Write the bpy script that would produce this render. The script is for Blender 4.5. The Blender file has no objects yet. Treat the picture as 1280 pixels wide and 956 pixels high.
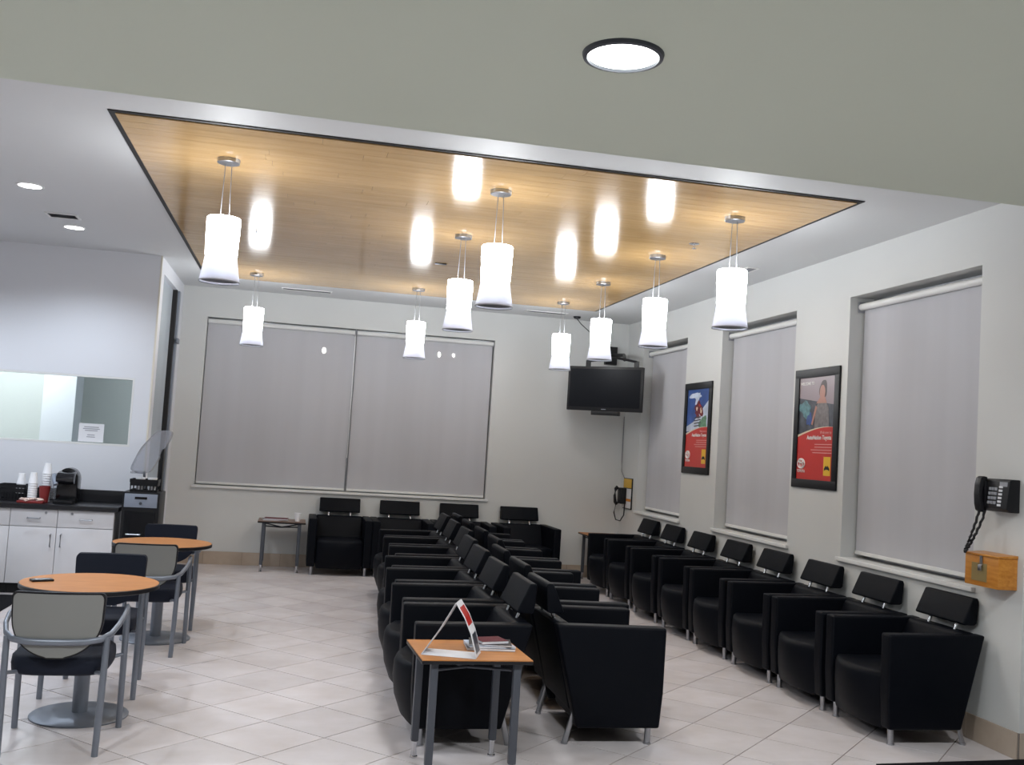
import bpy, bmesh, math, random
from mathutils import Vector, Matrix
random.seed(7)
PI = math.pi
scene = bpy.context.scene
C = scene.collection

# ------------------------------------------------------------------ camera
FPX, YAW, PITCH, ROLL, CAMH = 1262.3, 0.2066, 0.0638, 0.0618, 1.65
F_ = Vector((math.sin(YAW)*math.cos(PITCH), math.cos(YAW)*math.cos(PITCH), math.sin(PITCH)))
R0 = Vector((math.cos(YAW), -math.sin(YAW), 0))
U0 = R0.cross(F_)
R_ = R0*math.cos(ROLL) + U0*math.sin(ROLL)
U_ = -R0*math.sin(ROLL) + U0*math.cos(ROLL)
cam = bpy.data.cameras.new('camera')
cam.sensor_width = 36.0
cam.sensor_fit = 'HORIZONTAL'
cam.lens = FPX/1280*36.0
cam.clip_start = 0.05
cam.clip_end = 200
camo = bpy.data.objects.new('camera', cam)
C.objects.link(camo)
camo.matrix_world = Matrix(((R_.x, U_.x, -F_.x, 0), (R_.y, U_.y, -F_.y, 0), (R_.z, U_.z, -F_.z, CAMH), (0, 0, 0, 1)))
scene.camera = camo

# ------------------------------------------------------------------ world, exposure
w = bpy.data.worlds.new('night')
scene.world = w
w.use_nodes = True
w.node_tree.nodes['Background'].inputs[0].default_value = (0.02, 0.025, 0.04, 1)
w.node_tree.nodes['Background'].inputs[1].default_value = 0.3
scene.view_settings.view_transform = 'Standard'
scene.view_settings.look = 'None'
scene.view_settings.gamma = 1
scene.view_settings.use_curve_mapping = False
scene.view_settings.exposure = 0.2
PENDANT_E = 29.0       # upper glass of the pendants
FLARE_E = 0.12
BULB_W = 34.0          # downward light of each pendant
DOWN_W = 80.0          # small recessed lights by the kitchen
SOFFIT_W = 195.0        # big recessed lights in the front ceiling
BACKROOM_W = 62.0

# ------------------------------------------------------------------ room numbers (metres)
YB, XR, ZC = 12.94, 4.284, 3.392
XL, YK = -1.48, 10.86
YEND = 5.29                       # front end of the window wall
ZS, YS = 2.90, 4.01               # front soffit
X0, X1, Y0 = -6.0, 7.5, -3.5

# ------------------------------------------------------------------ materials
MATS = {}
def nodes(name):
    m = bpy.data.materials.new(name)
    m.use_nodes = True
    nt = m.node_tree
    return m, nt, nt.nodes['Principled BSDF']
def L(nt, a, b): nt.links.new(a, b)
def plain(name, rgb, rough=0.5, metal=0.0, bump=0.0, bscale=60, var=0.0, vscale=4, spec=0.5, emit=None, es=0):
    m, nt, p = nodes(name)
    p.inputs['Base Color'].default_value = (*rgb, 1)
    p.inputs['Roughness'].default_value = rough
    p.inputs['Metallic'].default_value = metal
    p.inputs['Specular IOR Level'].default_value = spec
    geo = nt.nodes.new('ShaderNodeNewGeometry')
    if var > 0:
        n = nt.nodes.new('ShaderNodeTexNoise'); n.inputs['Scale'].default_value = vscale; n.inputs['Detail'].default_value = 5
        L(nt, geo.outputs['Position'], n.inputs['Vector'])
        r = nt.nodes.new('ShaderNodeMapRange')
        r.inputs[1].default_value = .3; r.inputs[2].default_value = .7
        r.inputs[3].default_value = 1-var; r.inputs[4].default_value = 1+var
        L(nt, n.outputs['Fac'], r.inputs[0])
        mx = nt.nodes.new('ShaderNodeMix'); mx.data_type = 'RGBA'; mx.blend_type = 'MULTIPLY'
        mx.inputs[0].default_value = 1; mx.inputs[6].default_value = (*rgb, 1)
        L(nt, r.outputs[0], mx.inputs[7]); L(nt, mx.outputs[2], p.inputs['Base Color'])
    if bump > 0:
        n2 = nt.nodes.new('ShaderNodeTexNoise'); n2.inputs['Scale'].default_value = bscale; n2.inputs['Detail'].default_value = 3
        L(nt, geo.outputs['Position'], n2.inputs['Vector'])
        b = nt.nodes.new('ShaderNodeBump'); b.inputs['Strength'].default_value = bump; b.inputs['Distance'].default_value = .004
        L(nt, n2.outputs['Fac'], b.inputs['Height']); L(nt, b.outputs['Normal'], p.inputs['Normal'])
    if emit:
        p.inputs['Emission Color'].default_value = (*emit, 1); p.inputs['Emission Strength'].default_value = es
    MATS[name] = m
    return m
def wood(name, c1, c2, scale=(1.2, 14, 14), rough=0.35, objvar=0.12, coat=0.0, spec=.5):
    m, nt, p = nodes(name)
    p.inputs['Specular IOR Level'].default_value = spec
    geo = nt.nodes.new('ShaderNodeNewGeometry')
    oi = nt.nodes.new('ShaderNodeObjectInfo')
    mp = nt.nodes.new('ShaderNodeMapping'); mp.inputs['Scale'].default_value = scale
    ad = nt.nodes.new('ShaderNodeVectorMath'); ad.operation = 'ADD'
    sc = nt.nodes.new('ShaderNodeVectorMath'); sc.operation = 'SCALE'; sc.inputs['Scale'].default_value = 37
    cmb = nt.nodes.new('ShaderNodeCombineXYZ')
    for i in range(3): L(nt, oi.outputs['Random'], cmb.inputs[i])
    L(nt, cmb.outputs[0], sc.inputs[0])
    L(nt, geo.outputs['Position'], mp.inputs['Vector']); L(nt, mp.outputs[0], ad.inputs[0]); L(nt, sc.outputs[0], ad.inputs[1])
    n = nt.nodes.new('ShaderNodeTexNoise'); n.inputs['Scale'].default_value = 2.2; n.inputs['Detail'].default_value = 6; n.inputs['Distortion'].default_value = .4
    L(nt, ad.outputs[0], n.inputs['Vector'])
    cr = nt.nodes.new('ShaderNodeValToRGB')
    cr.color_ramp.elements[0].position = .3; cr.color_ramp.elements[0].color = (*c1, 1)
    cr.color_ramp.elements[1].position = .72; cr.color_ramp.elements[1].color = (*c2, 1)
    L(nt, n.outputs['Fac'], cr.inputs[0])
    r = nt.nodes.new('ShaderNodeMapRange'); r.inputs[3].default_value = 1-objvar; r.inputs[4].default_value = 1+objvar
    L(nt, oi.outputs['Random'], r.inputs[0])
    mx = nt.nodes.new('ShaderNodeMix'); mx.data_type = 'RGBA'; mx.blend_type = 'MULTIPLY'; mx.inputs[0].default_value = 1
    L(nt, cr.outputs[0], mx.inputs[6]); L(nt, r.outputs[0], mx.inputs[7]); L(nt, mx.outputs[2], p.inputs['Base Color'])
    p.inputs['Roughness'].default_value = rough
    p.inputs['Coat Weight'].default_value = coat; p.inputs['Coat Roughness'].default_value = .12
    MATS[name] = m
    return m
plain('wall_paint', (.625, .63, .62), .6, bump=.08, bscale=90, var=.015, vscale=1.5)
plain('kitchen_paint', (.72, .73, .77), .6, bump=.08, bscale=90)
plain('ceiling_paint', (.64, .65, .66), .55, bump=.05, bscale=90)
plain('soffit_paint', (.60, .65, .555), .6, bump=.05, bscale=90)
plain('white_trim', (.75, .75, .74), .4)
plain('beige_trim', (.72, .68, .60), .5)
plain('black_reveal', (.012, .011, .012), .6)
plain('black_leather', (.0022, .0030, .0055), .5, bump=.2, bscale=220, spec=.10)
plain('navy_fabric', (.006, .009, .020), .75, bump=.3, bscale=300, spec=.3)
plain('grey_plastic', (.20, .20, .19), .5)
plain('black_plastic', (.007, .007, .009), .42, spec=.35)
plain('black_gloss', (.008, .008, .010), .12)
plain('tv_screen', (.004, .005, .008), .4, spec=.12)
plain('grey_metal', (.20, .22, .26), .42, metal=.55)
plain('dark_grey_metal', (.075, .082, .10), .45, metal=.4)
plain('chrome', (.62, .63, .66), .22, metal=1.0)
plain('brushed_steel', (.42, .43, .46), .32, metal=1.0)
plain('laminate', (.70, .69, .71), .6, var=.03)
plain('counter_black', (.010, .010, .013), .35)
plain('foam_white', (.80, .80, .82), .6)
plain('red_paper', (.22, .02, .02), .5)
plain('maroon', (.10, .008, .016), .6, spec=.15)
plain('paper', (.72, .72, .75), .6)
plain('grey_ink', (.30, .30, .33), .6)
plain('packets', (.78, .62, .56), .6, var=.3, vscale=60)
plain('grout', (.20, .165, .145), .8)
plain('mat_black', (.008, .008, .010), .9, bump=.5, bscale=300, spec=.1)
plain('poster_red', (.52, .025, .018), .3)
plain('poster_cream', (.70, .62, .45), .3)
plain('poster_white', (.80, .78, .76), .3)
plain('poster_pink', (.72, .35, .32), .3)
plain('poster_yellow', (.75, .45, .02), .3)
plain('poster_black', (.006, .006, .008), .45, spec=.3)
plain('poster_slate', (.055, .06, .075), .3, var=.5, vscale=14)
plain('poster_mauve', (.30, .24, .26), .3)
plain('poster_teal', (.10, .22, .24), .3, var=.4, vscale=30)
plain('poster_blue', (.045, .10, .32), .3, var=.35, vscale=6)
plain('poster_cloud', (.55, .62, .75), .3, var=.2, vscale=10)
plain('poster_darkred', (.16, .02, .03), .3, var=.5, vscale=40)
plain('poster_skin', (.42, .20, .15), .35)
plain('poster_greydress', (.17, .15, .15), .35, var=.25, vscale=30)
plain('poster_hair', (.04, .02, .018), .4)
plain('poster_green', (.12, .26, .16), .35, var=.4, vscale=40)
plain('sign_yellow', (.68, .40, .02), .4)
plain('sign_orange', (.75, .28, .04), .4)
plain('panel_grey', (.24, .27, .33), .4)
plain('backroom_paint', (.58, .61, .58), .6)
plain('backroom_white', (.75, .77, .80), .6)
plain('key_grey', (.30, .31, .34), .4)
plain('brass_plate', (.30, .22, .09), .4, metal=.3)
plain('phone_screen', (.16, .17, .19), .15)
plain('vent_grey', (.22, .22, .25), .5)
plain('asphalt', (.03, .03, .03), .9)
wood('ceiling_wood', (.45, .275, .115), (.55, .36, .165), scale=(1.0, 10, 10), rough=.13, objvar=.05, spec=.38)
wood('table_wood', (.40, .158, .044), (.50, .212, .066), scale=(3, 22, 22), rough=.5, objvar=.03, spec=.2)
wood('box_wood', (.42, .15, .018), (.58, .25, .045), scale=(14, 3, 22), rough=.35, objvar=.02)
wood('dark_wood', (.10, .05, .03), (.16, .085, .05), scale=(3, 22, 22), rough=.35, objvar=.02)
def tile_mat():
    m, nt, p = nodes('floor_tile')
    geo = nt.nodes.new('ShaderNodeNewGeometry'); oi = nt.nodes.new('ShaderNodeObjectInfo')
    n = nt.nodes.new('ShaderNodeTexNoise'); n.inputs['Scale'].default_value = 2.6; n.inputs['Detail'].default_value = 4; n.inputs['Roughness'].default_value = .55
    L(nt, geo.outputs['Position'], n.inputs['Vector'])
    cr = nt.nodes.new('ShaderNodeValToRGB')
    cr.color_ramp.elements[0].position = .3; cr.color_ramp.elements[0].color = (.575, .52, .51, 1)
    cr.color_ramp.elements[1].position = .7; cr.color_ramp.elements[1].color = (.675, .63, .64, 1)
    L(nt, n.outputs['Fac'], cr.inputs[0])
    r = nt.nodes.new('ShaderNodeMapRange'); r.inputs[3].default_value = .94; r.inputs[4].default_value = 1.05
    L(nt, oi.outputs['Random'], r.inputs[0])
    mx = nt.nodes.new('ShaderNodeMix'); mx.data_type = 'RGBA'; mx.blend_type = 'MULTIPLY'; mx.inputs[0].default_value = 1
    L(nt, cr.outputs[0], mx.inputs[6]); L(nt, r.outputs[0], mx.inputs[7]); L(nt, mx.outputs[2], p.inputs['Base Color'])
    n3 = nt.nodes.new('ShaderNodeTexNoise'); n3.inputs['Scale'].default_value = 9; n3.inputs['Detail'].default_value = 4
    L(nt, geo.outputs['Position'], n3.inputs['Vector'])
    r3 = nt.nodes.new('ShaderNodeMapRange'); r3.inputs[3].default_value = .20; r3.inputs[4].default_value = .28
    L(nt, n3.outputs['Fac'], r3.inputs[0]); L(nt, r3.outputs[0], p.inputs['Roughness'])
    b = nt.nodes.new('ShaderNodeBump'); b.inputs['Strength'].default_value = .03; b.inputs['Distance'].default_value = .004
    L(nt, n.outputs['Fac'], b.inputs['Height']); L(nt, b.outputs['Normal'], p.inputs['Normal'])
    MATS['floor_tile'] = m
    m2 = m.copy(); m2.name = 'base_tile'
    for nd in m2.node_tree.nodes:
        if nd.type == 'VALTORGB':
            nd.color_ramp.elements[0].color = (.40, .32, .25, 1); nd.color_ramp.elements[1].color = (.52, .43, .35, 1)
    MATS['base_tile'] = m2
tile_mat()
def shade_mat(name, rgb, see=0.03):
    m, nt, p = nodes(name)
    nt.nodes.remove(p)
    out = nt.nodes['Material Output']
    tc = nt.nodes.new('ShaderNodeTexCoord')
    wv = nt.nodes.new('ShaderNodeTexNoise'); wv.inputs['Scale'].default_value = 1.0; wv.inputs['Detail'].default_value = 2
    mp = nt.nodes.new('ShaderNodeMapping'); mp.inputs['Scale'].default_value = (5, 5, .35)
    L(nt, tc.outputs['Object'], mp.inputs[0]); L(nt, mp.outputs[0], wv.inputs['Vector'])
    r = nt.nodes.new('ShaderNodeMapRange'); r.inputs[1].default_value = .3; r.inputs[2].default_value = .7; r.inputs[3].default_value = .97; r.inputs[4].default_value = 1.03
    L(nt, wv.outputs['Fac'], r.inputs[0])
    mx = nt.nodes.new('ShaderNodeMix'); mx.data_type = 'RGBA'; mx.blend_type = 'MULTIPLY'; mx.inputs[0].default_value = 1
    mx.inputs[6].default_value = (*rgb, 1); L(nt, r.outputs[0], mx.inputs[7])
    d = nt.nodes.new('ShaderNodeBsdfDiffuse'); L(nt, mx.outputs[2], d.inputs[0])
    t = nt.nodes.new('ShaderNodeBsdfTransparent')
    s = nt.nodes.new('ShaderNodeMixShader'); s.inputs[0].default_value = see
    L(nt, d.outputs[0], s.inputs[1]); L(nt, t.outputs[0], s.inputs[2]); L(nt, s.outputs[0], out.inputs[0])
    MATS[name] = m
shade_mat('shade_fabric', (.53, .53, .56), .035)
shade_mat('side_shade_fabric', (.42, .46, .50), .0)
def clear_mat(name, tint, ior=1.45, rough=.03, body=0.0, bodycol=(.7, .7, .75)):
    m, nt, p = nodes(name)
    nt.nodes.remove(p)
    out = nt.nodes['Material Output']
    fr = nt.nodes.new('ShaderNodeFresnel'); fr.inputs[0].default_value = ior
    g = nt.nodes.new('ShaderNodeBsdfGlossy'); g.inputs['Roughness'].default_value = rough
    t = nt.nodes.new('ShaderNodeBsdfTransparent'); t.inputs[0].default_value = (*tint, 1)
    d = nt.nodes.new('ShaderNodeBsdfDiffuse'); d.inputs[0].default_value = (*bodycol, 1)
    s0 = nt.nodes.new('ShaderNodeMixShader'); s0.inputs[0].default_value = body
    L(nt, t.outputs[0], s0.inputs[1]); L(nt, d.outputs[0], s0.inputs[2])
    s = nt.nodes.new('ShaderNodeMixShader')
    L(nt, fr.outputs[0], s.inputs[0]); L(nt, s0.outputs[0], s.inputs[1]); L(nt, g.outputs[0], s.inputs[2]); L(nt, s.outputs[0], out.inputs[0])
    MATS[name] = m
clear_mat('glass', (.93, .95, .945))
clear_mat('acrylic', (.93, .94, .96), rough=.08, body=.15, bodycol=(.80, .79, .83))
def emit_mat(name, rgb, s):
    m, nt, p = nodes(name)
    p.inputs['Base Color'].default_value = (.8, .8, .8, 1) if s > 1 else (.30, .30, .33, 1)
    p.inputs['Emission Color'].default_value = (*rgb, 1); p.inputs['Emission Strength'].default_value = s
    MATS[name] = m
emit_mat('lamp_glass', (.94, .975, 1.0), PENDANT_E)
def frosted(name, rgb, e):
    m, nt, p = nodes(name)
    nt.nodes.remove(p); out = nt.nodes['Material Output']
    d = nt.nodes.new('ShaderNodeBsdfDiffuse'); d.inputs[0].default_value = (*rgb, 1)
    t = nt.nodes.new('ShaderNodeBsdfTranslucent'); t.inputs[0].default_value = (*rgb, 1)
    em = nt.nodes.new('ShaderNodeEmission'); em.inputs[0].default_value = (.85, .88, 1, 1); em.inputs[1].default_value = e
    s = nt.nodes.new('ShaderNodeMixShader'); s.inputs[0].default_value = .35
    a = nt.nodes.new('ShaderNodeAddShader')
    L(nt, d.outputs[0], s.inputs[1]); L(nt, t.outputs[0], s.inputs[2])
    L(nt, s.outputs[0], a.inputs[0]); L(nt, em.outputs[0], a.inputs[1]); L(nt, a.outputs[0], out.inputs[0])
    MATS[name] = m
frosted('flare_glass', (.62, .63, .68), FLARE_E)
emit_mat('down_disc', (.97, .98, 1.0), 9.0)
emit_mat('soffit_disc', (.96, 1.0, .96), 6.0)
emit_mat('street_bulb', (1, .97, .92), 120.0)

# ------------------------------------------------------------------ mesh helpers
class MB:
    def __init__(s): s.bm = bmesh.new()
    def _merge(s, b, bevel=0, seg=2):
        if bevel > 0:
            bmesh.ops.bevel(b, geom=list(b.edges), offset=bevel, segments=seg, profile=.6, affect='EDGES', clamp_overlap=True)
        me = bpy.data.meshes.new('t'); b.to_mesh(me); b.free(); s.bm.from_mesh(me); bpy.data.meshes.remove(me)
        return s
    def box(s, x0, y0, z0, x1, y1, z1, bevel=0, seg=2):
        b = bmesh.new()
        bmesh.ops.create_cube(b, size=1)
        for v in b.verts:
            v.co = Vector(((x0+x1)/2+v.co.x*(x1-x0), (y0+y1)/2+v.co.y*(y1-y0), (z0+z1)/2+v.co.z*(z1-z0)))
        return s._merge(b, bevel, seg)
    def prism(s, poly, a0, a1, axis='x', bevel=0, seg=2):
        """poly: 2D outline; axis x -> (y,z), y -> (x,z), z -> (x,y)"""
        b = bmesh.new()
        def P(p, a):
            return {'x': (a, p[0], p[1]), 'y': (p[0], a, p[1]), 'z': (p[0], p[1], a)}[axis]
        v0 = [b.verts.new(P(p, a0)) for p in poly]; v1 = [b.verts.new(P(p, a1)) for p in poly]
        n = len(poly)
        b.faces.new(v0); b.faces.new(v1[::-1])
        for i in range(n): b.faces.new((v0[i], v1[i], v1[(i+1) % n], v0[(i+1) % n]))
        bmesh.ops.recalc_face_normals(b, faces=list(b.faces))
        return s._merge(b, bevel, seg)
    def rod(s, p, q, r, r2=None, n=10):
        p = Vector(p); q = Vector(q); r2 = r if r2 is None else r2
        d = (q-p); l = d.length
        if l < 1e-6: return s
        b = bmesh.new()
        bmesh.ops.create_cone(b, cap_ends=True, segments=n, radius1=r, radius2=r2, depth=l)
        m = Matrix.Translation((p+q)/2) @ d.to_track_quat('Z', 'Y').to_matrix().to_4x4()
        bmesh.ops.transform(b, matrix=m, verts=b.verts)
        return s._merge(b)
    def tube(s, pts, r, n=8, close=False, flat=1.0):
        """swept tube through points; flat<1 squashes it along the frame's second axis"""
        pts = [Vector(p) for p in pts]
        b = bmesh.new(); rings = []
        N = len(pts)
        up = Vector((0, 0, 1))
        for i, p in enumerate(pts):
            a = pts[max(i-1, 0)]; c = pts[min(i+1, N-1)]
            if close: a = pts[i-1]; c = pts[(i+1) % N]
            t = (c-a).normalized()
            u = up - t*up.dot(t)
            if u.length < .1: u = Vector((0, 1, 0)) - t*t.y
            u.normalize(); v = t.cross(u)
            rr = r[i] if isinstance(r, (list, tuple)) else r
            rings.append([b.verts.new(p + (v*math.cos(2*PI*k/n)*flat + u*math.sin(2*PI*k/n))*rr) for k in range(n)])
        M = N if close else N-1
        for i in range(M):
            for k in range(n):
                b.faces.new((rings[i][k], rings[i][(k+1) % n], rings[(i+1) % N][(k+1) % n], rings[(i+1) % N][k]))
        if not close:
            b.faces.new(rings[0][::-1]); b.faces.new(rings[-1])
        bmesh.ops.recalc_face_normals(b, faces=list(b.faces))
        return s._merge(b)
    def lathe(s, prof, cx=0, cy=0, n=28, capb=True, capt=True):
        b = bmesh.new()
        rings = [[b.verts.new((cx+r*math.cos(2*PI*k/n), cy+r*math.sin(2*PI*k/n), z)) for k in range(n)] for r, z in prof]
        for i in range(len(rings)-1):
            for k in range(n):
                b.faces.new((rings[i][k], rings[i][(k+1) % n], rings[i+1][(k+1) % n], rings[i+1][k]))
        if capb: b.faces.new(rings[0][::-1])
        if capt: b.faces.new(rings[-1])
        return s._merge(b)
    def loft(s, rings, cap=True, closed=True):
        b = bmesh.new()
        R = [[b.verts.new(p) for p in r] for r in rings]
        n = len(R[0])
        for i in range(len(R)-1):
            for k in range(n if closed else n-1):
                b.faces.new((R[i][k], R[i][(k+1) % n], R[i+1][(k+1) % n], R[i+1][k]))
        if cap and closed:
            b.faces.new(R[0][::-1]); b.faces.new(R[-1])
        bmesh.ops.recalc_face_normals(b, faces=list(b.faces))
        return s._merge(b)
    def build(s, name, mat, parent=None, smooth=True, angle=40):
        me = bpy.data.meshes.new(name)
        s.bm.to_mesh(me); s.bm.free()
        me.materials.append(MATS[mat])
        if smooth:
            for p in me.polygons: p.use_smooth = True
            me.set_sharp_from_angle(angle=math.radians(angle))
        o = bpy.data.objects.new(name, me); C.objects.link(o)
        if parent: o.parent = parent
        return o
def B(*a, bevel=0, seg=2): return MB().box(*a, bevel=bevel, seg=seg)
def empty(name, loc=(0, 0, 0), rz=0):
    o = bpy.data.objects.new(name, None); o.empty_display_size = .1
    C.objects.link(o); o.location = loc; o.rotation_euler = (0, 0, rz)
    return o
def tag(o, label, cat, group=None):
    o['label'] = label; o['category'] = cat
    if group: o['group'] = group
    return o
def struct(o, label=None):
    o['kind'] = 'structure'
    if label: o['label'] = label
    return o
def thing(name, label, cat, loc=(0, 0, 0), rz=0, group=None):
    return tag(empty(name, loc, rz), label, cat, group)
def copy_tree(o, parent=None):
    c = o.copy(); C.objects.link(c)
    if parent: c.parent = parent
    for ch in list(o.children): copy_tree(ch, c)
    return c
def text(body, size, name, mat, parent, x, y, z, align='LEFT', bold=False):
    cu = bpy.data.curves.new('txt', 'FONT'); cu.body = body; cu.size = size; cu.align_x = align
    cu.extrude = .0006
    if bold: cu.offset = size*.018
    t = bpy.data.objects.new('txt', cu); C.objects.link(t)
    bpy.context.view_layer.update()
    me = bpy.data.meshes.new_from_object(t.evaluated_get(bpy.context.evaluated_depsgraph_get()))
    bpy.data.objects.remove(t); bpy.data.curves.remove(cu)
    me.transform(Matrix.Rotation(PI/2, 4, 'X'))
    me.materials.clear(); me.materials.append(MATS[mat])
    o = bpy.data.objects.new(name, me); C.objects.link(o)
    o.location = (x, y, z); o.parent = parent
    return o
def flatpoly(pts, y, name, mat, parent):
    """flat print in the XZ plane of its parent, facing -Y"""
    m = MB().prism(pts, y, y+.0008, axis='y')
    return m.build(name, mat, parent, smooth=False)
def ell(cx, cz, rx, rz, n=24, rot=0):
    o = []
    for k in range(n):
        a = 2*PI*k/n; x = rx*math.cos(a); z = rz*math.sin(a)
        o.append((cx+x*math.cos(rot)-z*math.sin(rot), cz+x*math.sin(rot)+z*math.cos(rot)))
    return o

# ================================================================== STRUCTURE
# ---- floor: grout bed + diagonal tiles
floor = struct(B(X0-.2, Y0-.2, -.15, X1+.2, YB+.3, -.0025).build('floor', 'grout', smooth=False), 'pale stone tiles laid diagonally with brown grout')
HD, NX, NY = .3265, -.055, 6.695
def clip(poly, rect):
    xa, ya, xb, yb = rect
    for ax, lim, sgn in ((0, xa, 1), (0, xb, -1), (1, ya, 1), (1, yb, -1)):
        out = []
        for i in range(len(poly)):
            p, q = poly[i-1], poly[i]
            dp = (p[ax]-lim)*sgn; dq = (q[ax]-lim)*sgn
            if (dp >= 0) != (dq >= 0):
                t = dp/(dp-dq); out.append((p[0]+(q[0]-p[0])*t, p[1]+(q[1]-p[1])*t))
            if dq >= 0: out.append(q)
        poly = out
        if len(poly) < 3: return []
    return poly
RECTS = [(XL+.002, YEND, XR-.002, YB-.002), (X0, YEND, XL+.002, YK-.002), (X0, Y0, X1, YEND)]
def inview(x, y):
    d = Vector((x, y, -CAMH)); z = d.dot(F_)
    if z <= .5: return False
    u = 640+FPX*d.dot(R_)/z; v = 478-FPX*d.dot(U_)/z
    return -25 < u < 1305 and v < 985
def area(p): return abs(sum(p[i-1][0]*p[i][1]-p[i][0]*p[i-1][1] for i in range(len(p))))/2
full = MB().prism([(HD-.0045, 0), (0, HD-.0045), (-HD+.0045, 0), (0, -HD+.0045)], -.012, 0, 'z').build('tile', 'floor_tile', floor, smooth=False)
tmesh = full.data; bpy.data.objects.remove(full)
rest = MB(); near = []
full_area = 2*(HD-.0045)**2
for i in range(-20, 25):
    for j in range(-34, 21):
        if (i+j) % 2 == 0: continue
        cx, cy = NX+i*HD, NY+j*HD
        base = [(cx+HD-.0045, cy), (cx, cy+HD-.0045), (cx-HD+.0045, cy), (cx, cy-HD+.0045)]
        for rc in RECTS:
            q = clip(base, rc)
            if not q or area(q) < .0008: continue
            if inview(cx, cy) or any(inview(*p) for p in q): near.append((math.hypot(cx, cy), cx, cy, q))
            else: rest.prism(q, -.012, 0, 'z')
near.sort(key=lambda t: t[0])
for k, (d, cx, cy, q) in enumerate(near):
    if k >= 300: rest.prism(q, -.012, 0, 'z'); continue
    if abs(area(q)-full_area) < 1e-5:
        o = bpy.data.objects.new('tile', tmesh); C.objects.link(o); o.location = (cx, cy, 0); o.parent = floor
    else:
        MB().prism([(p[0]-cx, p[1]-cy) for p in q], -.012, 0, 'z').build('tile', 'floor_tile', floor, smooth=False).location = (cx, cy, 0)
ro = rest.build('tiles_beyond', 'floor_tile', floor, smooth=False); ro['kind'] = 'stuff'

# ---- walls
WXL, WXR, WZB, WZT, WXM = -1.177, 2.454, .956, 3.026, .653
m = MB()
m.box(XL-.2, YB, 0, WXL, YB+.25, ZC); m.box(WXR, YB, 0, XR+.3, YB+.25, ZC)
m.box(WXL, YB, 0, WXR, YB+.25, WZB); m.box(WXL, YB, WZT, WXR, YB+.25, ZC)
struct(m.build('wall_back', 'wall_paint', smooth=False), 'off white back wall with a wide window')
WINS = [(5.75, 7.352), (8.246, 9.846), (10.817, 12.30)]
RZB, RZT = .944, 3.022
m = MB(); ys = YEND
for a, b in WINS:
    m.box(XR, ys, 0, XR+.3, a, ZC); m.box(XR, a, 0, XR+.3, b, RZB); m.box(XR, a, RZT, XR+.3, b, ZC); ys = b
m.box(XR, ys, 0, XR+.3, YB, ZC)
struct(m.build('wall_right', 'wall_paint', smooth=False), 'off white wall with three tall shaded windows')
struct(B(XR+.3, YEND, 0, X1+.2, YEND+.25, ZC).build('wall_right_return', 'wall_paint', smooth=False))
# kitchen wall with an interior window
KX0, KX1, KZ0, KZ1 = -3.6, -1.647, 1.412, 2.112
m = MB()
m.box(X0, YK, 0, KX0, YK+.12, ZC); m.box(KX1, YK, 0, XL, YK+.12, ZC)
m.box(KX0, YK, 0, KX1, YK+.12, KZ0); m.box(KX0, YK, KZ1, KX1, YK+.12, ZC)
struct(m.build('wall_left', 'kitchen_paint', smooth=False), 'white kitchen wall with an interior window')
# return wall with tall shaded side window
SY0, SY1, SZ0, SZ1 = 11.10, 12.50, .35, 3.24
m = MB()
m.box(XL-.14, YK+.12, 0, XL, SY0, ZC); m.box(XL-.14, SY1, 0, XL, YB, ZC)
m.box(XL-.14, SY0, 0, XL, SY1, SZ0); m.box(XL-.14, SY0, SZ1, XL, SY1, ZC)
struct(m.build('wall_left_return', 'kitchen_paint', smooth=False))
struct(B(XL-.012, YK-.006, 0, XL+.004, YK+.03, ZC, bevel=.002).build('trim_1', 'beige_trim', smooth=False), 'pale corner bead of kitchen wall')
# rest of the shell, behind and beside the camera
struct(B(X0-.2, Y0-.2, 0, X0, YK+.12, ZC).build('wall_far_left', 'wall_paint', smooth=False))
struct(B(X1, Y0-.2, 0, X1+.2, YEND, ZC).build('wall_far_right', 'wall_paint', smooth=False))
struct(B(X0, Y0-.2, 0, X1, Y0, ZC).build('wall_front', 'wall_paint', smooth=False))
# ---- ceilings
struct(B(X0-.2, YS, ZC, X1+.2, YB+.3, ZC+.2).build('ceiling', 'ceiling_paint', smooth=False), 'pale grey ceiling around the wood panel')
struct(B(X0-.2, Y0-.2, ZS, X1+.2, YS, ZC+.2).build('ceiling_soffit', 'soffit_paint', smooth=False), 'lower sage grey ceiling with round light')
# wood ceiling inset
PX0, PX1, PY0, PY1 = -1.163, 3.513, 5.90, 11.95
m = MB(); t = .035
m.box(PX0, PY0, ZC-.006, PX1, PY0+t, ZC-.0005); m.box(PX0, PY1-t, ZC-.006, PX1, PY1, ZC-.0005)
m.box(PX0, PY0+t, ZC-.006, PX0+t, PY1-t, ZC-.0005); m.box(PX1-t, PY0+t, ZC-.006, PX1, PY1-t, ZC-.0005)
m.box(PX0+t, PY0+t, ZC-.003, PX1-t, PY1-t, ZC-.0005)
panel = struct(m.build('ceiling_panel', 'black_reveal', smooth=False), 'glossy honey wood plank ceiling panel with black edge')
NR = 48; pw = (PY1-PY0-2*t)/NR
for r in range(NR):
    ya = PY0+t+r*pw
    cuts = [PX0+t, random.uniform(PX0+.8, PX0+2.0), random.uniform(PX0+2.6, PX1-.7), PX1-t]
    for a, b in zip(cuts[:-1], cuts[1:]):
        B(a+.0008, ya+.0012, ZC-.012, b-.0008, ya+pw-.0012, ZC-.004).build('plank', 'ceiling_wood', panel, smooth=False)

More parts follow.
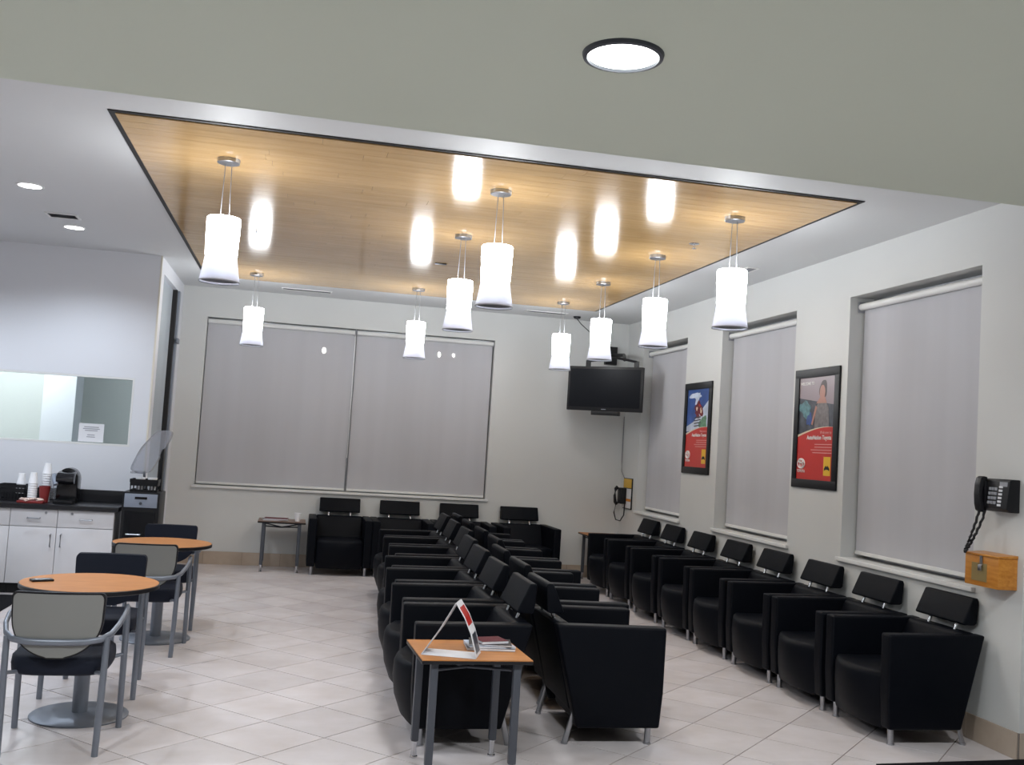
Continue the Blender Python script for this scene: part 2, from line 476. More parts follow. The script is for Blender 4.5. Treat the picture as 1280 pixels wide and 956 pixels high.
# ---- baseboards of stone tile
def baseboard(name, p, q, n):
    """run from p to q, n = outward normal (2D)"""
    p = Vector(p); q = Vector(q); d = (q-p).normalized(); ln = (q-p).length; n = Vector(n)
    def quad(s0, s1, t0, t1, z0, z1):
        c = [p+d*s0+n*t0, p+d*s1+n*t0, p+d*s1+n*t1, p+d*s0+n*t1]
        return MB().prism([(v.x, v.y) for v in c], z0, z1, 'z')
    o = struct(quad(0, ln, .0005, .006, 0.001, .155).build(name, 'grout', smooth=False), 'beige stone tile baseboard')
    s = 0
    while s < ln-.02:
        e = min(s+.46, ln)
        quad(s+.002, e-.002, .006, .014, .001, .157).build('base_tile', 'base_tile', o, smooth=False); s += .46
baseboard('baseboard_back', (XL+.016, YB), (XR-.016, YB), (0, -1))
baseboard('baseboard_right', (XR, YEND), (XR, YB-.016), (-1, 0))
baseboard('baseboard_left', (XL, YK+.0), (XL, YB-.016), (1, 0))
baseboard('baseboard_right_return', (XR-.0, YEND), (X1-.05, YEND), (0, -1))

# ---- windows with roller shades
def window(name, label, width, z0, z1, depth, panels, loc, rz):
    """local: opening centred at x=0 in plane y=0, room is -Y"""
    o = struct(empty(name, loc, rz), label)
    hw = width/2
    m = MB(); fy0, fy1 = depth+.05, depth+.11
    m.box(-hw+.001, fy0, z0+.001, -hw+.05, fy1, z1-.001); m.box(hw-.05, fy0, z0+.001, hw-.001, fy1, z1-.001)
    m.box(-hw+.05, fy0, z0+.001, hw-.05, fy1, z0+.05); m.box(-hw+.05, fy0, z1-.05, hw-.05, fy1, z1-.001)
    for a, b in panels[:-1]: m.box(b-.03, fy0, z0+.05, b+.03, fy1, z1-.05)
    m.build('window_frame', 'brushed_steel', o, smooth=False)
    for a, b in panels:
        B(a+.03, depth+.075, z0+.04, b-.03, depth+.083, z1-.04).build('pane', 'glass', o, smooth=False)
    B(-hw-.03, -.03, z0-.03, hw+.03, -.0008, z0+.0, bevel=.004).build('sill', 'white_trim', o)
    return o
def shade(loc, rz, w_, zt, zb, label, group, slope=0):
    o = thing('roller_shade', label, 'window shade', loc, rz, group)
    MB().rod((-w_/2, 0, zt-.045), (w_/2, 0, zt-.045), .028, n=16).build('roller_tube', 'white_trim', o)
    m = MB()
    x0, x1 = -w_/2+.005, w_/2-.005
    n = 14; rows = []
    for k in range(n+1):
        z = zt-.045+(zb+.02-zt+.045)*k/n
        rows.append([(x0, .028, z), ((x0+x1)/2, .028+.004*math.sin(k*.7), z), (x1-slope*k/n, .028, z)])
    m.loft(rows, cap=False, closed=False).build('fabric', 'shade_fabric', o)
    B(x0, .020, zb, x1-slope, .036, zb+.028, bevel=.004).build('bottom_bar', 'white_trim', o)
    m = MB()
    for sx in (-1, 1): m.box(sx*w_/2-.004, -.03, zt-.09, sx*w_/2+.004, .03, zt-.003)
    m.build('bracket', 'key_grey', o, smooth=False)
    return o
cxb = (WXL+WXR)/2
window('window_1', 'wide two-pane window behind pale shades', WXR-WXL, WZB, WZT, .09, [(WXL-cxb, WXM-cxb), (WXM-cxb, WXR-cxb)], (cxb, YB, 0), 0)
SH = [(WXL+.007, WXM-.010, 'grey roller shade on back wall window half beside the tall side window'), (WXM+.010, WXR-.010, 'grey roller shade on back wall window half nearer the television')]
for k, (a, b, lb) in enumerate(SH):
    s_ = shade(((a+b)/2, YB+.045, 0), 0, b-a, WZT, WZB+.014, lb, 'roller shades')
    if k == 0:
        MB().rod((b-(a+b)/2+.004, -.02, WZT-.07), (b-(a+b)/2+.004, -.015, WZB+.42), .005, n=6).build('pull_chain', 'white_trim', s_)
        MB().rod((b-(a+b)/2+.004, -.016, WZB+.36), (b-(a+b)/2+.004, -.016, WZB+.43), .010, n=8).build('chain_weight', 'key_grey', s_)
for k, (a, b) in enumerate(WINS):
    cy = (a+b)/2
    window('window_%d' % (k+2), 'tall window in the long wall behind a pale shade', b-a, RZB, RZT, .16, [(-(b-a)/2, (b-a)/2)], (XR, cy, 0), -PI/2)
    lb = ['pale roller shade on tall window beside the wall phone and wooden box',
          'pale roller shade on tall window between the two red posters',
          'pale roller shade on tall window beside the television corner'][k]
    shade((XR+.095, cy, 0), -PI/2, b-a-.02, RZT-.03, RZB+.03, lb, 'roller shades')
# tall side window on the return wall: local -Y faces +x  => rz = +90deg
sw = struct(empty('window_5', (XL, (SY0+SY1)/2, 0), PI/2), 'tall narrow side window with grey shade and black mullion')
hw = (SY1-SY0)/2
B(-hw+.001, .05, SZ0+.001, hw-.001, .06, SZ1-.001).build('pane', 'side_shade_fabric', sw, smooth=False)
B(hw-.20, .0, SZ0+.001, hw-.13, .05, SZ1-.001).build('mullion', 'black_reveal', sw, smooth=False)
B(hw-.12, -.02, SZ0+.001, hw-.001, .05, SZ1-.001).build('window_frame', 'panel_grey', sw, smooth=False)
B(hw-.17, -.05, 2.62, hw-.02, -.0205, 2.68, bevel=.008).build('latch', 'grey_metal', sw)

# ---- kitchen interior window + the room behind it
kw = struct(empty('window_6', ((KX0+KX1)/2, YK, 0), 0), 'interior glass window above the kitchen counter')
hk = (KX1-KX0)/2
m = MB()
m.box(-hk+.001, .0, KZ0+.001, hk-.001, .10, KZ0+.02); m.box(-hk+.001, 0, KZ1-.02, hk-.001, .10, KZ1-.001)
m.box(-hk+.001, 0, KZ0+.02, -hk+.02, .10, KZ1-.02); m.box(hk-.02, 0, KZ0+.02, hk-.001, .10, KZ1-.02)
m.build('window_frame', 'white_trim', kw, smooth=False)
B(-hk+.02, .05, KZ0+.02, hk-.02, .056, KZ1-.02).build('pane', 'glass', kw, smooth=False)
BR = (-4.6, YK+.12, XL-.14, YB)
struct(B(BR[0]-.1, YB, 0, BR[2], YB+.12, 3.0).build('wall_backroom_far', 'backroom_paint', smooth=False))
struct(B(BR[0]-.1, BR[1], 0, BR[0], YB, 3.0).build('wall_backroom_side', 'backroom_white', smooth=False))
struct(B(BR[0]-.1, BR[1], 3.0, BR[2], YB+.12, 3.1).build('ceiling_backroom', 'ceiling_paint', smooth=False))
struct(B(-2.85, 12.35, 0, -2.50, 12.75, 2.999, bevel=.004).build('column_backroom', 'backroom_white', smooth=False), 'white square column behind interior window')
bl = thing('ceiling_light', 'round ceiling light in the room behind the kitchen window', 'light', (-3.35, 11.6, 3.0))
MB().lathe([(.18, -.06), (.2, -.03), (.2, 0)], n=24).build('diffuser', 'down_disc', bl)
la = bpy.data.lights.new('backroom_bulb', 'POINT'); la.energy = BACKROOM_W; la.shadow_soft_size = .12; la.color = (.92, .97, 1.0)
lo = bpy.data.objects.new('backroom_bulb', la); C.objects.link(lo); lo.parent = bl; lo.location = (0, 0, -.22)
sg = thing('paper_notice', 'white paper notice taped to the interior window', 'notice', (-2.03, YK+.048, 1.44))
B(-.12, -.001, 0, .12, .001, .185).build('sheet', 'paper', sg, smooth=False)
for zz, wd in ((.15, .07), (.132, .08), (.114, .06), (.07, .035), (.05, .04)):
    flatpoly([(-wd, zz-.004), (wd, zz-.004), (wd, zz+.004), (-wd, zz+.004)], -.002, 'print_line', 'grey_ink', sg)

# ================================================================== LIGHT FITTINGS
def spot(name, parent, z, e, col, ang=150, blend=.6, r=.07):
    la = bpy.data.lights.new(name, 'SPOT'); la.energy = e; la.color = col; la.spot_size = math.radians(ang); la.spot_blend = blend; la.shadow_soft_size = r
    lo = bpy.data.objects.new(name, la); C.objects.link(lo); lo.parent = parent; lo.location = (0, 0, z)
def make_pendant():
    o = thing('pendant_lamp', 'x', 'pendant lamp', (0, 0, ZC-.012))
    MB().lathe([(.068, -.028), (.072, -.024), (.072, 0)], n=24).build('canopy', 'brushed_steel', o)
    T, M_, BT = -.38, -.628, -.795           # top, waist and rim of the glass
    for sx in (-.025, .03): MB().rod((sx, 0, T-.004), (sx*.7, 0, -.026), .0028, n=5).build('cable', 'key_grey', o)
    u = MB().lathe([(.02, T), (.10, T-.001), (.106, T-.008), (.105, -.47), (.099, M_)], n=28, capb=True, capt=False)
    u.build('glass_cylinder', 'lamp_glass', o, angle=60)
    f = MB().lathe([(.0985, M_-.0005), (.108, -.69), (.127, BT), (.123, BT), (.104, -.69), (.094, M_-.0005)], n=28, capb=False, capt=False)
    f.build('glass_flare', 'flare_glass', o, angle=60)
    MB().lathe([(.128, BT-.004), (.130, BT), (.127, BT+.004)], n=28, capb=False, capt=False).build('rim', 'key_grey', o)
    MB().lathe([(.02, BT+.009), (.118, BT+.009), (.119, BT+.013)], n=28, capb=True, capt=True).build('baffle', 'dark_grey_metal', o)
    spot('pendant_bulb', o, BT-.012, BULB_W, (.95, .98, 1.0), 104, .7, .06)
    return o
pcol = [-.553, 1.237, 2.944]; prow = [6.654+1.5786*k for k in range(4)]
PL = [(2, 3, 'white glass pendant lamp of the window-side line, first from the television'),
      (2, 2, 'white glass pendant lamp of the window-side line, second from the television'),
      (2, 1, 'white glass pendant lamp of the window-side line, third from the television'),
      (2, 0, 'white glass pendant lamp of the window-side line, fourth from the television'),
      (1, 3, 'white glass pendant lamp of the middle line, first from the back wall'),
      (1, 1, 'white glass pendant lamp of the middle line, second from the back wall'),
      (1, 0, 'white glass pendant lamp of the middle line, farthest from the back wall'),
      (0, 3, 'white glass pendant lamp of the kitchen-side line, nearer the back wall'),
      (0, 0, 'white glass pendant lamp of the kitchen-side line, farther from the back wall')]
pp = make_pendant()
for k, (c, r, lb) in enumerate(PL):
    o = pp if k == 0 else copy_tree(pp)
    o.location = (pcol[c], prow[r], ZC-.012); o['label'] = lb; o['group'] = 'pendant lamps under the wood ceiling'
# sprinkler heads and an unused outlet cover in the wood panel
for k, (x, y, lb) in enumerate([(3.03, 7.62, 'small chrome sprinkler head in wood ceiling nearer the windows'), (-.47, 9.0, 'small chrome sprinkler head in wood ceiling nearer the kitchen')]):
    o = thing('sprinkler_head', lb, 'sprinkler', (x, y, ZC-.012), 0, 'ceiling sprinklers')
    MB().lathe([(.012, -.004), (.04, -.003), (.042, 0)], n=16).build('escutcheon', 'chrome', o)
    MB().lathe([(.018, -.040), (.018, -.036), (.006, -.034), (.006, -.003)], n=12).build('nozzle', 'chrome', o)
tag(B(1.19, 9.62, ZC-.020, 1.30, 9.68, ZC-.0125, bevel=.002).build('cover_plate', 'black_plastic'), 'small black cover plate on the wood ceiling', 'cover plate')
for x, y, lb in [(-2.10, 8.13, 'small round recessed ceiling light farther from the kitchen wall'), (-2.105, 9.71, 'small round recessed ceiling light beside the ceiling vent near the kitchen wall'), (-2.10, 6.55, 'added unseen small recessed ceiling light between the soffit edge and the kitchen side'), (-3.9, 8.13, 'added unseen small recessed ceiling light of the outer kitchen line, farther from the wall'), (-3.9, 9.71, 'added unseen small recessed ceiling light of the outer kitchen line, nearer the wall')]:  # last three are added out of view to brighten floor and cabinets
    o = thing('recessed_light', lb, 'ceiling light', (x, y, ZC), 0, 'recessed lights by the kitchen')
    MB().lathe([(.082, -.001), (.084, -.006), (.10, -.005), (.102, -.0005)], n=28, capb=False, capt=False).build('trim_ring', 'white_trim', o)
    MB().lathe([(.01, -.0035), (.082, -.0035), (.083, -.002)], n=28).build('lens', 'down_disc', o)
    spot('recessed_bulb', o, -.03, DOWN_W, (.80, .89, 1.0), 150, .6)
for x, y, lb in [(.915, 2.975, 'large round recessed light with dark rim in the lower ceiling'), (-1.7, 2.975, 'added unseen large recessed light in the lower ceiling toward the kitchen side'), (3.5, 2.975, 'added unseen large recessed light in the lower ceiling toward the window side')]:  # outer two are unseen fill, added to lift the floor and window wall
    o = thing('large_recessed_light', lb, 'ceiling light', (x, y, ZS), 0, 'large recessed lights')
    MB().lathe([(.113, -.002), (.114, -.014), (.126, -.012), (.129, -.0005)], n=36, capb=False, capt=False).build('trim_ring', 'dark_grey_metal', o)
    MB().lathe([(.01, -.005), (.112, -.005), (.113, -.002)], n=36).build('lens', 'soffit_disc', o)
    spot('large_recessed_bulb', o, -.03, SOFFIT_W, (.93, .97, 1.0), 160, .5, .1)
# vents
def vent(x, y, w_, d_, rz, lb, n=6):
    o = thing('ceiling_vent', lb, 'vent', (x, y, ZC), rz, 'ceiling vents')
    m = MB()
    m.box(-w_/2, -d_/2, -.010, w_/2, -d_/2+.018, -.0005); m.box(-w_/2, d_/2-.018, -.010, w_/2, d_/2, -.0005)
    m.box(-w_/2, -d_/2+.018, -.010, -w_/2+.018, d_/2-.018, -.0005); m.box(w_/2-.018, -d_/2+.018, -.010, w_/2, d_/2-.018, -.0005)
    m.build('frame', 'white_trim', o, smooth=False)
    B(-w_/2+.018, -d_/2+.018, -.003, w_/2-.018, d_/2-.018, -.0006).build('backing', 'black_reveal', o, smooth=False)
    for k in range(n):
        yy = -d_/2+.03+(d_-.06)*k/(n-1)
        MB().prism([(yy-.008, -.009), (yy-.006, -.009), (yy+.008, -.004), (yy+.006, -.004)], -w_/2+.018, w_/2-.018, 'x').build('slat', 'vent_grey', o, smooth=False)
vent(-2.09, 9.19, .26, .20, 0, 'square slatted ceiling vent beside small recessed light')
vent(.0, 12.42, .60, .14, 0, 'slot ceiling vent above the back window by the kitchen corner', 4)
vent(3.0, 12.45, .55, .14, 0, 'slot ceiling vent above the back wall near the television', 4)
vent(3.9, 8.6, .50, .12, PI/2, 'slot ceiling vent above the tall windows', 4)

# ================================================================== LOUNGE CHAIRS
def make_lounge():
    o = thing('lounge_chair', 'x', 'armchair')
    W2, AW = .375, .095
    for s in (-1, 1):
        prof = [(-.315, .10), (-.33, .30), (-.333, .665), (.322, .672), (.175, .10)]
        MB().prism(prof, s*(W2-AW), s*W2, 'x', bevel=.016, seg=3).build('arm', 'black_leather', o)
    # seat: bulging, rounded front
    rings = []
    for z, bulge, ins in [(.085, .035, .02), (.10, .05, .008), (.2, .088, 0), (.30, .102, 0), (.385, .098, 0), (.412, .085, .006), (.425, .055, .03)]:
        hw_ = W2-AW-.003-ins; r = []
        for k in range(13):
            a = -1+2*k/12
            r.append((a*hw_, -.30-bulge*math.cos(a*PI/2)**.8 if abs(a) < .999 else -.30, z))
        r += [(hw_, .13+.2*(z-.1), z), (-hw_, .13+.2*(z-.1), z)]
        rings.append(r)
    MB().loft(rings).build('seat', 'black_leather', o, angle=50)
    hw_ = W2-AW-.002
    MB().prism([(.10, .40), (.215, .655), (.235, .672), (.318, .670), (.20, .18), (.14, .18)], -hw_, hw_, 'x', bevel=.014, seg=3).build('backrest', 'black_leather', o)
    MB().prism([(.250, .722), (.322, .882), (.356, .882), (.364, .86), (.352, .722), (.335, .712), (.265, .712)], -.25, .25, 'x', bevel=.012, seg=3).build('headrest', 'black_leather', o)
    for s in (-1, 1):
        MB().rod((s*.135, .275, .655), (s*.135, .300, .73), .011, n=10).build('post', 'chrome', o)
        m = MB(); m.rod((s*.315, -.265, 0.006), (s*.315, -.268, .115), .017, .019, n=12); m.rod((s*.315, -.265, 0), (s*.315, -.265, .008), .022, n=12)
        m.build('leg', 'brushed_steel', o)
        m = MB(); m.tube([(s*.315, .225, .012), (s*.315, .205, .09), (s*.315, .175, .20)], .017, n=8, flat=.7); m.rod((s*.315, .228, 0), (s*.315, .226, .012), .020, n=12)
        m.build('leg', 'brushed_steel', o)
    return o
lp = make_lounge(); first = [True]
ORD = ['first', 'second', 'third', 'fourth', 'fifth', 'sixth', 'seventh', 'eighth']
def lounge(x, y, rz, lb, grp):
    o = lp if first[0] else copy_tree(lp)
    first[0] = False
    o.location = (x, y, 0); o.rotation_euler = (0, 0, rz); o['label'] = lb; o['group'] = grp
for k, (x, y) in enumerate(zip([.712, .725, .757, .812, .920, .940, .966], [5.90, 6.735, 7.56, 8.36, 9.21, 10.05, 10.88])):
    lounge(x+.333, y, -PI/2+random.uniform(-.012, .012), 'black armchair in the centre row facing the kitchen, %s from the magazine table' % ORD[k], 'centre row facing the kitchen')
for k, (x, y) in enumerate(zip([2.165, 2.228, 2.265, 2.388, 2.418, 2.433, 2.456], [5.93, 6.79, 7.64, 8.48, 9.31, 10.15, 10.97])):
    lounge(x-.333, y, PI/2+random.uniform(-.012, .012), 'black armchair in the centre row facing the windows, %s from the magazine table end' % ORD[k], 'centre row facing the windows')
for k, (x, y) in enumerate(zip([3.575, 3.565, 3.555, 3.555, 3.553, 3.556, 3.57, 3.575], [5.91, 6.695, 7.47, 8.285, 9.08, 9.94, 10.80, 11.60])):
    lounge(x+.333, y, -PI/2, 'black armchair under the tall windows, %s from the wooden box' % ORD[k], 'row under the tall windows')
for k, x in enumerate([.60, 1.35, 2.11, 2.92]):
    lounge(x, 12.555, (0, 0, 0, .06)[k], 'black armchair against the back wall, %s from the table with paper cup' % ORD[k], 'row against the back wall')

# ================================================================== ROUND TABLES AND GUEST CHAIRS
def round_table(x, y, lb):
    o = thing('round_table', lb, 'table', (x, y, 0), 0, 'round cafe tables')
    MB().lathe([(.355, .712), (.372, .718), (.372, .738), (.368, .741)], n=48).build('edge_band', 'black_plastic', o)
    MB().lathe([(.01, .7412), (.367, .7412), (.367, .7425)], n=48).build('tabletop', 'table_wood', o)
    MB().lathe([(.042, .022), (.042, .70)], n=24).build('column', 'grey_metal', o)
    MB().lathe([(.10, .69), (.10, .7125)], n=24).build('mounting_plate', 'dark_grey_metal', o)
    MB().lathe([(.26, 0), (.262, .008), (.255, .014), (.10, .022), (.05, .024)], n=48).build('base', 'grey_metal', o)
round_table(-1.075, 6.14, 'round wood-top table carrying a black mobile phone')
round_table(-.955, 8.33, 'round wood-top table with a bare top beside the black dispenser')
mp_ = thing('mobile_phone', 'black mobile phone lying on the round wood table', 'phone', (-1.33, 6.12, .7427), .5)
B(-.058, -.032, 0, .058, .032, .012, bevel=.004, seg=2).build('body', 'black_plastic', mp_)
B(-.040, -.024, .0121, .040, .024, .0127).build('screen', 'phone_screen', mp_, smooth=False)
def make_guest():
    o = thing('guest_chair', 'x', 'chair')
    # seat cushion
    rings = []
    for z, sc_ in [(.375, .90), (.39, .98), (.43, 1.0), (.462, .985), (.475, .93)]:
        r = []
        for k in range(28):
            a = 2*PI*k/28; c, s = math.cos(a), math.sin(a)
            e = .45
            r.append((.235*sc_*math.copysign(abs(c)**e, c), -.02+.235*sc_*math.copysign(abs(s)**e, s), z-.010*math.cos(a)**2*0))
        rings.append(r)
    MB().loft(rings).build('seat', 'navy_fabric', o, angle=60)
    # back: curved panel, wide top, rounded U bottom
    def back(th0, th1, grow):
        R = []
        zt, zb = .80+grow, .475-grow
        n = 24
        for k in range(n+1):
            t = .5-.5*math.cos(PI*k/n); z = zb+(zt-zb)*t
            hwid = (.214+grow)*(.955+.055*t)
            if t < .62: hwid *= max(.04, 1-(1-t/.62)**2.3)**.5
            if t > .90: hwid *= 1-.11*(1-math.sqrt(max(0, 1-((t-.90)/.10)**2)))
            row = []
            for q in range(9):
                u = -1+q/4
                x = u*hwid
                yb = .235+.09*(z-.475)+.03*(1-(x/.23)**2)
                row.append((x, yb+th0, z))
            for q in range(8, -1, -1):
                u = -1+q/4; x = u*hwid
                yb = .235+.09*(z-.475)+.03*(1-(x/.23)**2)
                row.append((x, yb+th1, z))
            R.append(row)
        return MB().loft(R)
    back(-.035, -.002, 0).build('back_cushion', 'navy_fabric', o, angle=50)
    back(-.001, .009, .002).build('back_frame', 'black_plastic', o, angle=50)
    sh = back(.010, .016, -.007); sh.build('back_shell', 'grey_plastic', o, angle=50)
    # arm rail running round behind the back
    pts = []
    half = [(.262, -.215, .655), (.275, -.10, .655), (.277, .02, .645), (.268, .12, .620), (.245, .205, .588), (.205, .262, .570), (.14, .287, .562), (.07, .295, .560)]
    pts = [(-x, y, z) for x, y, z in half]+[(0, .297, .560)]+half[::-1]
    MB().tube(pts, .0165, n=10, flat=.75).build('arm_rail', 'grey_metal', o, angle=60)
    for s in (-1, 1):
        MB().tube([(s*.262, -.215, .655), (s*.262, -.226, .50), (s*.262, -.245, .0)], [.016, .0175, .016], n=10).build('leg', 'grey_metal', o, angle=60)
        MB().tube([(s*.232, .238, .578), (s*.228, .250, .30), (s*.222, .262, .0)], [.015, .0175, .016], n=10).build('leg', 'grey_metal', o, angle=60)
        MB().tube([(s*.262, -.228, .40), (s*.18, -.16, .385)], .010, n=8).build('seat_bracket', 'grey_metal', o)
        MB().tube([(s*.230, .246, .40), (s*.16, .15, .388)], .010, n=8).build('seat_bracket', 'grey_metal', o)
    MB().tube([(0, .10, .385), (0, .15, .40), (0, .19, .47)], .012, n=8, flat=1.6).build('back_support', 'black_plastic', o)
    return o
gp = make_guest()
GC = [(-1.085, 5.655, PI+.02, 'grey-backed metal armchair with its back shell outward at the phone table'),
      (-1.105, 6.735, .0, 'navy upholstered chair at the phone table facing the grey-backed one'),
      (-.985, 7.93, PI, 'grey-backed metal armchair with its back shell outward at the bare round table'),
      (-.99, 8.93, .0, 'navy upholstered chair at the bare round table beside the dispenser')]
for k, (x, y, rz, lb) in enumerate(GC):
    o = gp if k == 0 else copy_tree(gp)
    o.location = (x, y, 0); o.rotation_euler = (0, 0, rz); o['label'] = lb; o['group'] = 'metal guest chairs at the round tables'

# ================================================================== SIDE TABLES
def side_table(x, y, rz, wx, wy, h, lb, top):
    o = thing('side_table', lb, 'table', (x, y, 0), rz)
    n = 8; poly = []
    hx, hy = wx/2, wy/2
    for (sx, sy) in ((1, 1), (-1, 1), (-1, -1), (1, -1)):
        poly.append((sx*hx, sy*hy))
    MB().prism(poly, h-.022, h-.005, 'z', bevel=.004).build('underside', 'black_plastic', o)
    MB().prism([(a*.995, b*.995) for a, b in poly], h-.0048, h, 'z').build('tabletop', top, o, smooth=False)
    lx, ly = hx-.07, hy-.045
    for sx in (-1, 1):
        for sy in (-1, 1):
            lg = B(sx*lx-.019, sy*ly-.019, .085, sx*lx+.019, sy*ly+.019, h-.0225, bevel=.006).build('leg', 'dark_grey_metal', o)
            m = MB(); m.lathe([(.017, .012), (.013, .045), (.017, .0845)], sx*lx, sy*ly, 14); m.lathe([(.021, 0), (.021, .008), (.015, .0118)], sx*lx, sy*ly, 14)
            m.build('foot', 'chrome', lg)
    for s in (-1, 1):
        MB().tube([(-lx+.02, -s*ly+.02*s, h-.06), (0, 0, h-.085), (lx-.02, s*ly-.02*s, h-.06)], .008, n=8).build('brace', 'dark_grey_metal', o)
    return o
TZ = .60
side_table(.942, 5.182, .045, .56, .50, TZ, 'small square wood-top table with dark legs carrying a table tent and magazines', 'table_wood')
side_table(-.09, 12.58, 0, .56, .50, .60, 'small dark-top side table against the back wall with magazines and cup', 'dark_wood')
side_table(3.94, 12.55, 0, .50, .52, .60, 'small wood-top corner table under the corner phone', 'table_wood')
# table tent
tt = thing('table_tent', 'white folded table tent card with red print', 'sign', (.835, 5.04, TZ+.0005), -.32)
def sheet(pts, y0, y1, name, mat, par, th=.0015):
    m = MB(); rings = []
    low = [(p[0], p[1]) for p in pts]
    up = []
    for i, p in enumerate(pts):
        a = Vector(pts[max(i-1, 0)]); c = Vector(pts[min(i+1, len(pts)-1)]); d = (c-a).normalized()
        up.append((p[0]-d.y*th, p[1]+d.x*th))
    m.prism(low+up[::-1], y0, y1, 'y'); return m.build(name, mat, par, smooth=False)
sheet([(-.145, .0005), (.13, .0005)], -.05, .11, 'base_panel', 'paper', tt)
sheet([(-.145, .0022), (-.06, .13), (.012, .262)], -.05, .105, 'back_panel', 'paper', tt)
fp = sheet([(.014, .262), (.060, .195), (.095, .12), (.120, .04), (.13, .0022)], -.05, .11, 'front_panel', 'paper', tt)
sheet([(.030, .2395), (.0605, .195), (.080, .153)], -.03, .09, 'red_print', 'poster_red', tt, .0022)
sheet([(.098, .112), (.116, .056), (.126, .018)], -.02, .09, 'grey_print', 'poster_slate', tt, .0022)
def magazine(x, y, z, rz, w_, d_, th, mat, lb, curl=0, tilt=0):
    o = thing('magazine', lb, 'magazine', (x, y, z), rz, 'magazines')
    B(-w_/2+.001, -d_/2+.001, .001, w_/2-.001, d_/2-.001, th-.001).build('pages', 'paper', o, smooth=False)
    B(-w_/2, -d_/2, th-.0009, w_/2, d_/2, th).build('cover', mat, o, smooth=False)
    B(-w_/2, -d_/2, 0, w_/2, d_/2, .0009).build('back_cover', mat, o, smooth=False)
    return o
zz = TZ+.0005
magazine(1.065, 5.25, zz, -.06, .25, .19, .012, 'poster_slate', 'slate-covered magazine at the bottom of the pile beside the table tent')
magazine(1.065, 5.25, zz+.0125, .05, .24, .18, .008, 'poster_cloud', 'pale-covered magazine in the middle of the pile beside the table tent')
magazine(1.07, 5.255, zz+.021, -.15, .22, .17, .008, 'poster_black', 'black-covered magazine in the pile beside the table tent')
tm = magazine(1.07, 5.25, zz+.0295, .25, .15, .13, .014, 'maroon', 'small maroon brochure on top of the magazine pile')
magazine(-.17, 12.56, .6005, .08, .30, .22, .012, 'poster_black', 'black-covered magazine lying on the dark side table')
magazine(-.16, 12.55, .613, -.1, .28, .20, .012, 'maroon', 'maroon-covered magazine on top of the black one')
def cup(x, y, z, lb, r0=.028, r1=.04, h=.10, mat='foam_white', grp=None, inv=False):
    o = thing('paper_cup', lb, 'cup', (x, y, z), 0, grp)
    MB().lathe([(r0, 0), (r1, h), (r1-.003, h), (r0-.003, .004)], n=20, capb=True, capt=True).build('body', mat, o)
    MB().lathe([(r1, h-.004), (r1+.003, h-.001), (r1, h+.002)], n=20, capb=False, capt=False).build('rim', mat, o)
    return o
cup(.09, 12.50, .6005, 'white paper cup on the dark side table')

# ================================================================== TELEVISION CORNER
tvA, tvB = Vector((3.31, 12.35)), Vector((4.10, 11.75))
tvc = (tvA+tvB)/2; ang = math.atan2(tvB.y-tvA.y, tvB.x-tvA.x); tw = (tvB-tvA).length
tv = thing('television', 'black flat television on a corner wall mount', 'television', (tvc.x, tvc.y, 2.167), ang)
B(-tw/2, 0, 0, tw/2, .05, .556, bevel=.008).build('bezel', 'black_plastic', tv)
B(-tw/2+.03, -.002, .045, tw/2-.03, .0005, .525).build('screen', 'tv_screen', tv, smooth=False)
B(-tw/2+.2, .05, .1, tw/2-.2, .09, .45, bevel=.01).build('rear_housing', 'black_plastic', tv)
B(-.16, -.012, -.052, .20, .07, -.001, bevel=.006).build('sensor_bar', 'black_plastic', tv)
B(-.03, -.003, .016, .03, .0, .026).build('badge', 'key_grey', tv, smooth=False)
mt = thing('television_mount', 'black metal swing-arm mount holding the television', 'mount', (tvc.x, tvc.y, 2.167), ang)
m = MB(); m.box(-.30, .0902, .20, -.24, .11, .64); m.box(.34, .0902, .20, .40, .11, .64); m.box(-.24, .0902, .26, .34, .10, .32); m.build('upright', 'black_plastic', mt, smooth=False)
def tvl(x, y, z):      # world -> mount local
    dx, dy = x-tvc.x, y-tvc.y
    return (dx*math.cos(ang)+dy*math.sin(ang), -dx*math.sin(ang)+dy*math.cos(ang), z-2.167)
MB().tube([(-.27, .10, .63), (-.05, .14, .66), (.10, .14, .68), (.37, .10, .63)], .016, n=8).build('cross_bar', 'black_plastic', mt)
MB().tube([(.20, .13, .66), tvl(4.08, 12.5, 2.93), tvl(4.03, 12.87, 2.95)], .024, n=8).build('swing_arm', 'black_plastic', mt)
c_ = [tvl(3.95, 12.87, 0), tvl(4.11, 12.87, 0), tvl(4.11, YB-.0005, 0), tvl(3.95, YB-.0005, 0)]
MB().prism([(p[0], p[1]) for p in c_], .66, .90, 'z').build('wall_plate', 'black_plastic', mt, smooth=False)
# ceiling sensor with cable to tv
cs = thing('ceiling_sensor', 'small black sensor with hanging cable near the television', 'sensor', (3.45, 12.60, ZC))
MB().lathe([(.03, -.03), (.045, -.02), (.05, -.0005)], n=16).build('body', 'black_plastic', cs)
MB().tube([(.0, 0, -.028), (.06, -.02, -.10), (.16, -.06, -.19), (.26, -.10, -.27), (.34, -.14, -.42)], .006, n=6).build('cable', 'black_plastic', cs)
tag(MB().tube([(4.272, 12.925, 2.15), (4.272, 12.925, 1.55), (4.272, 12.91, 1.42), (4.270, 12.78, 1.34)], .005, n=6).build('signal_cable', 'vent_grey'), 'thin grey cable running down the corner to the corner phone', 'cable')
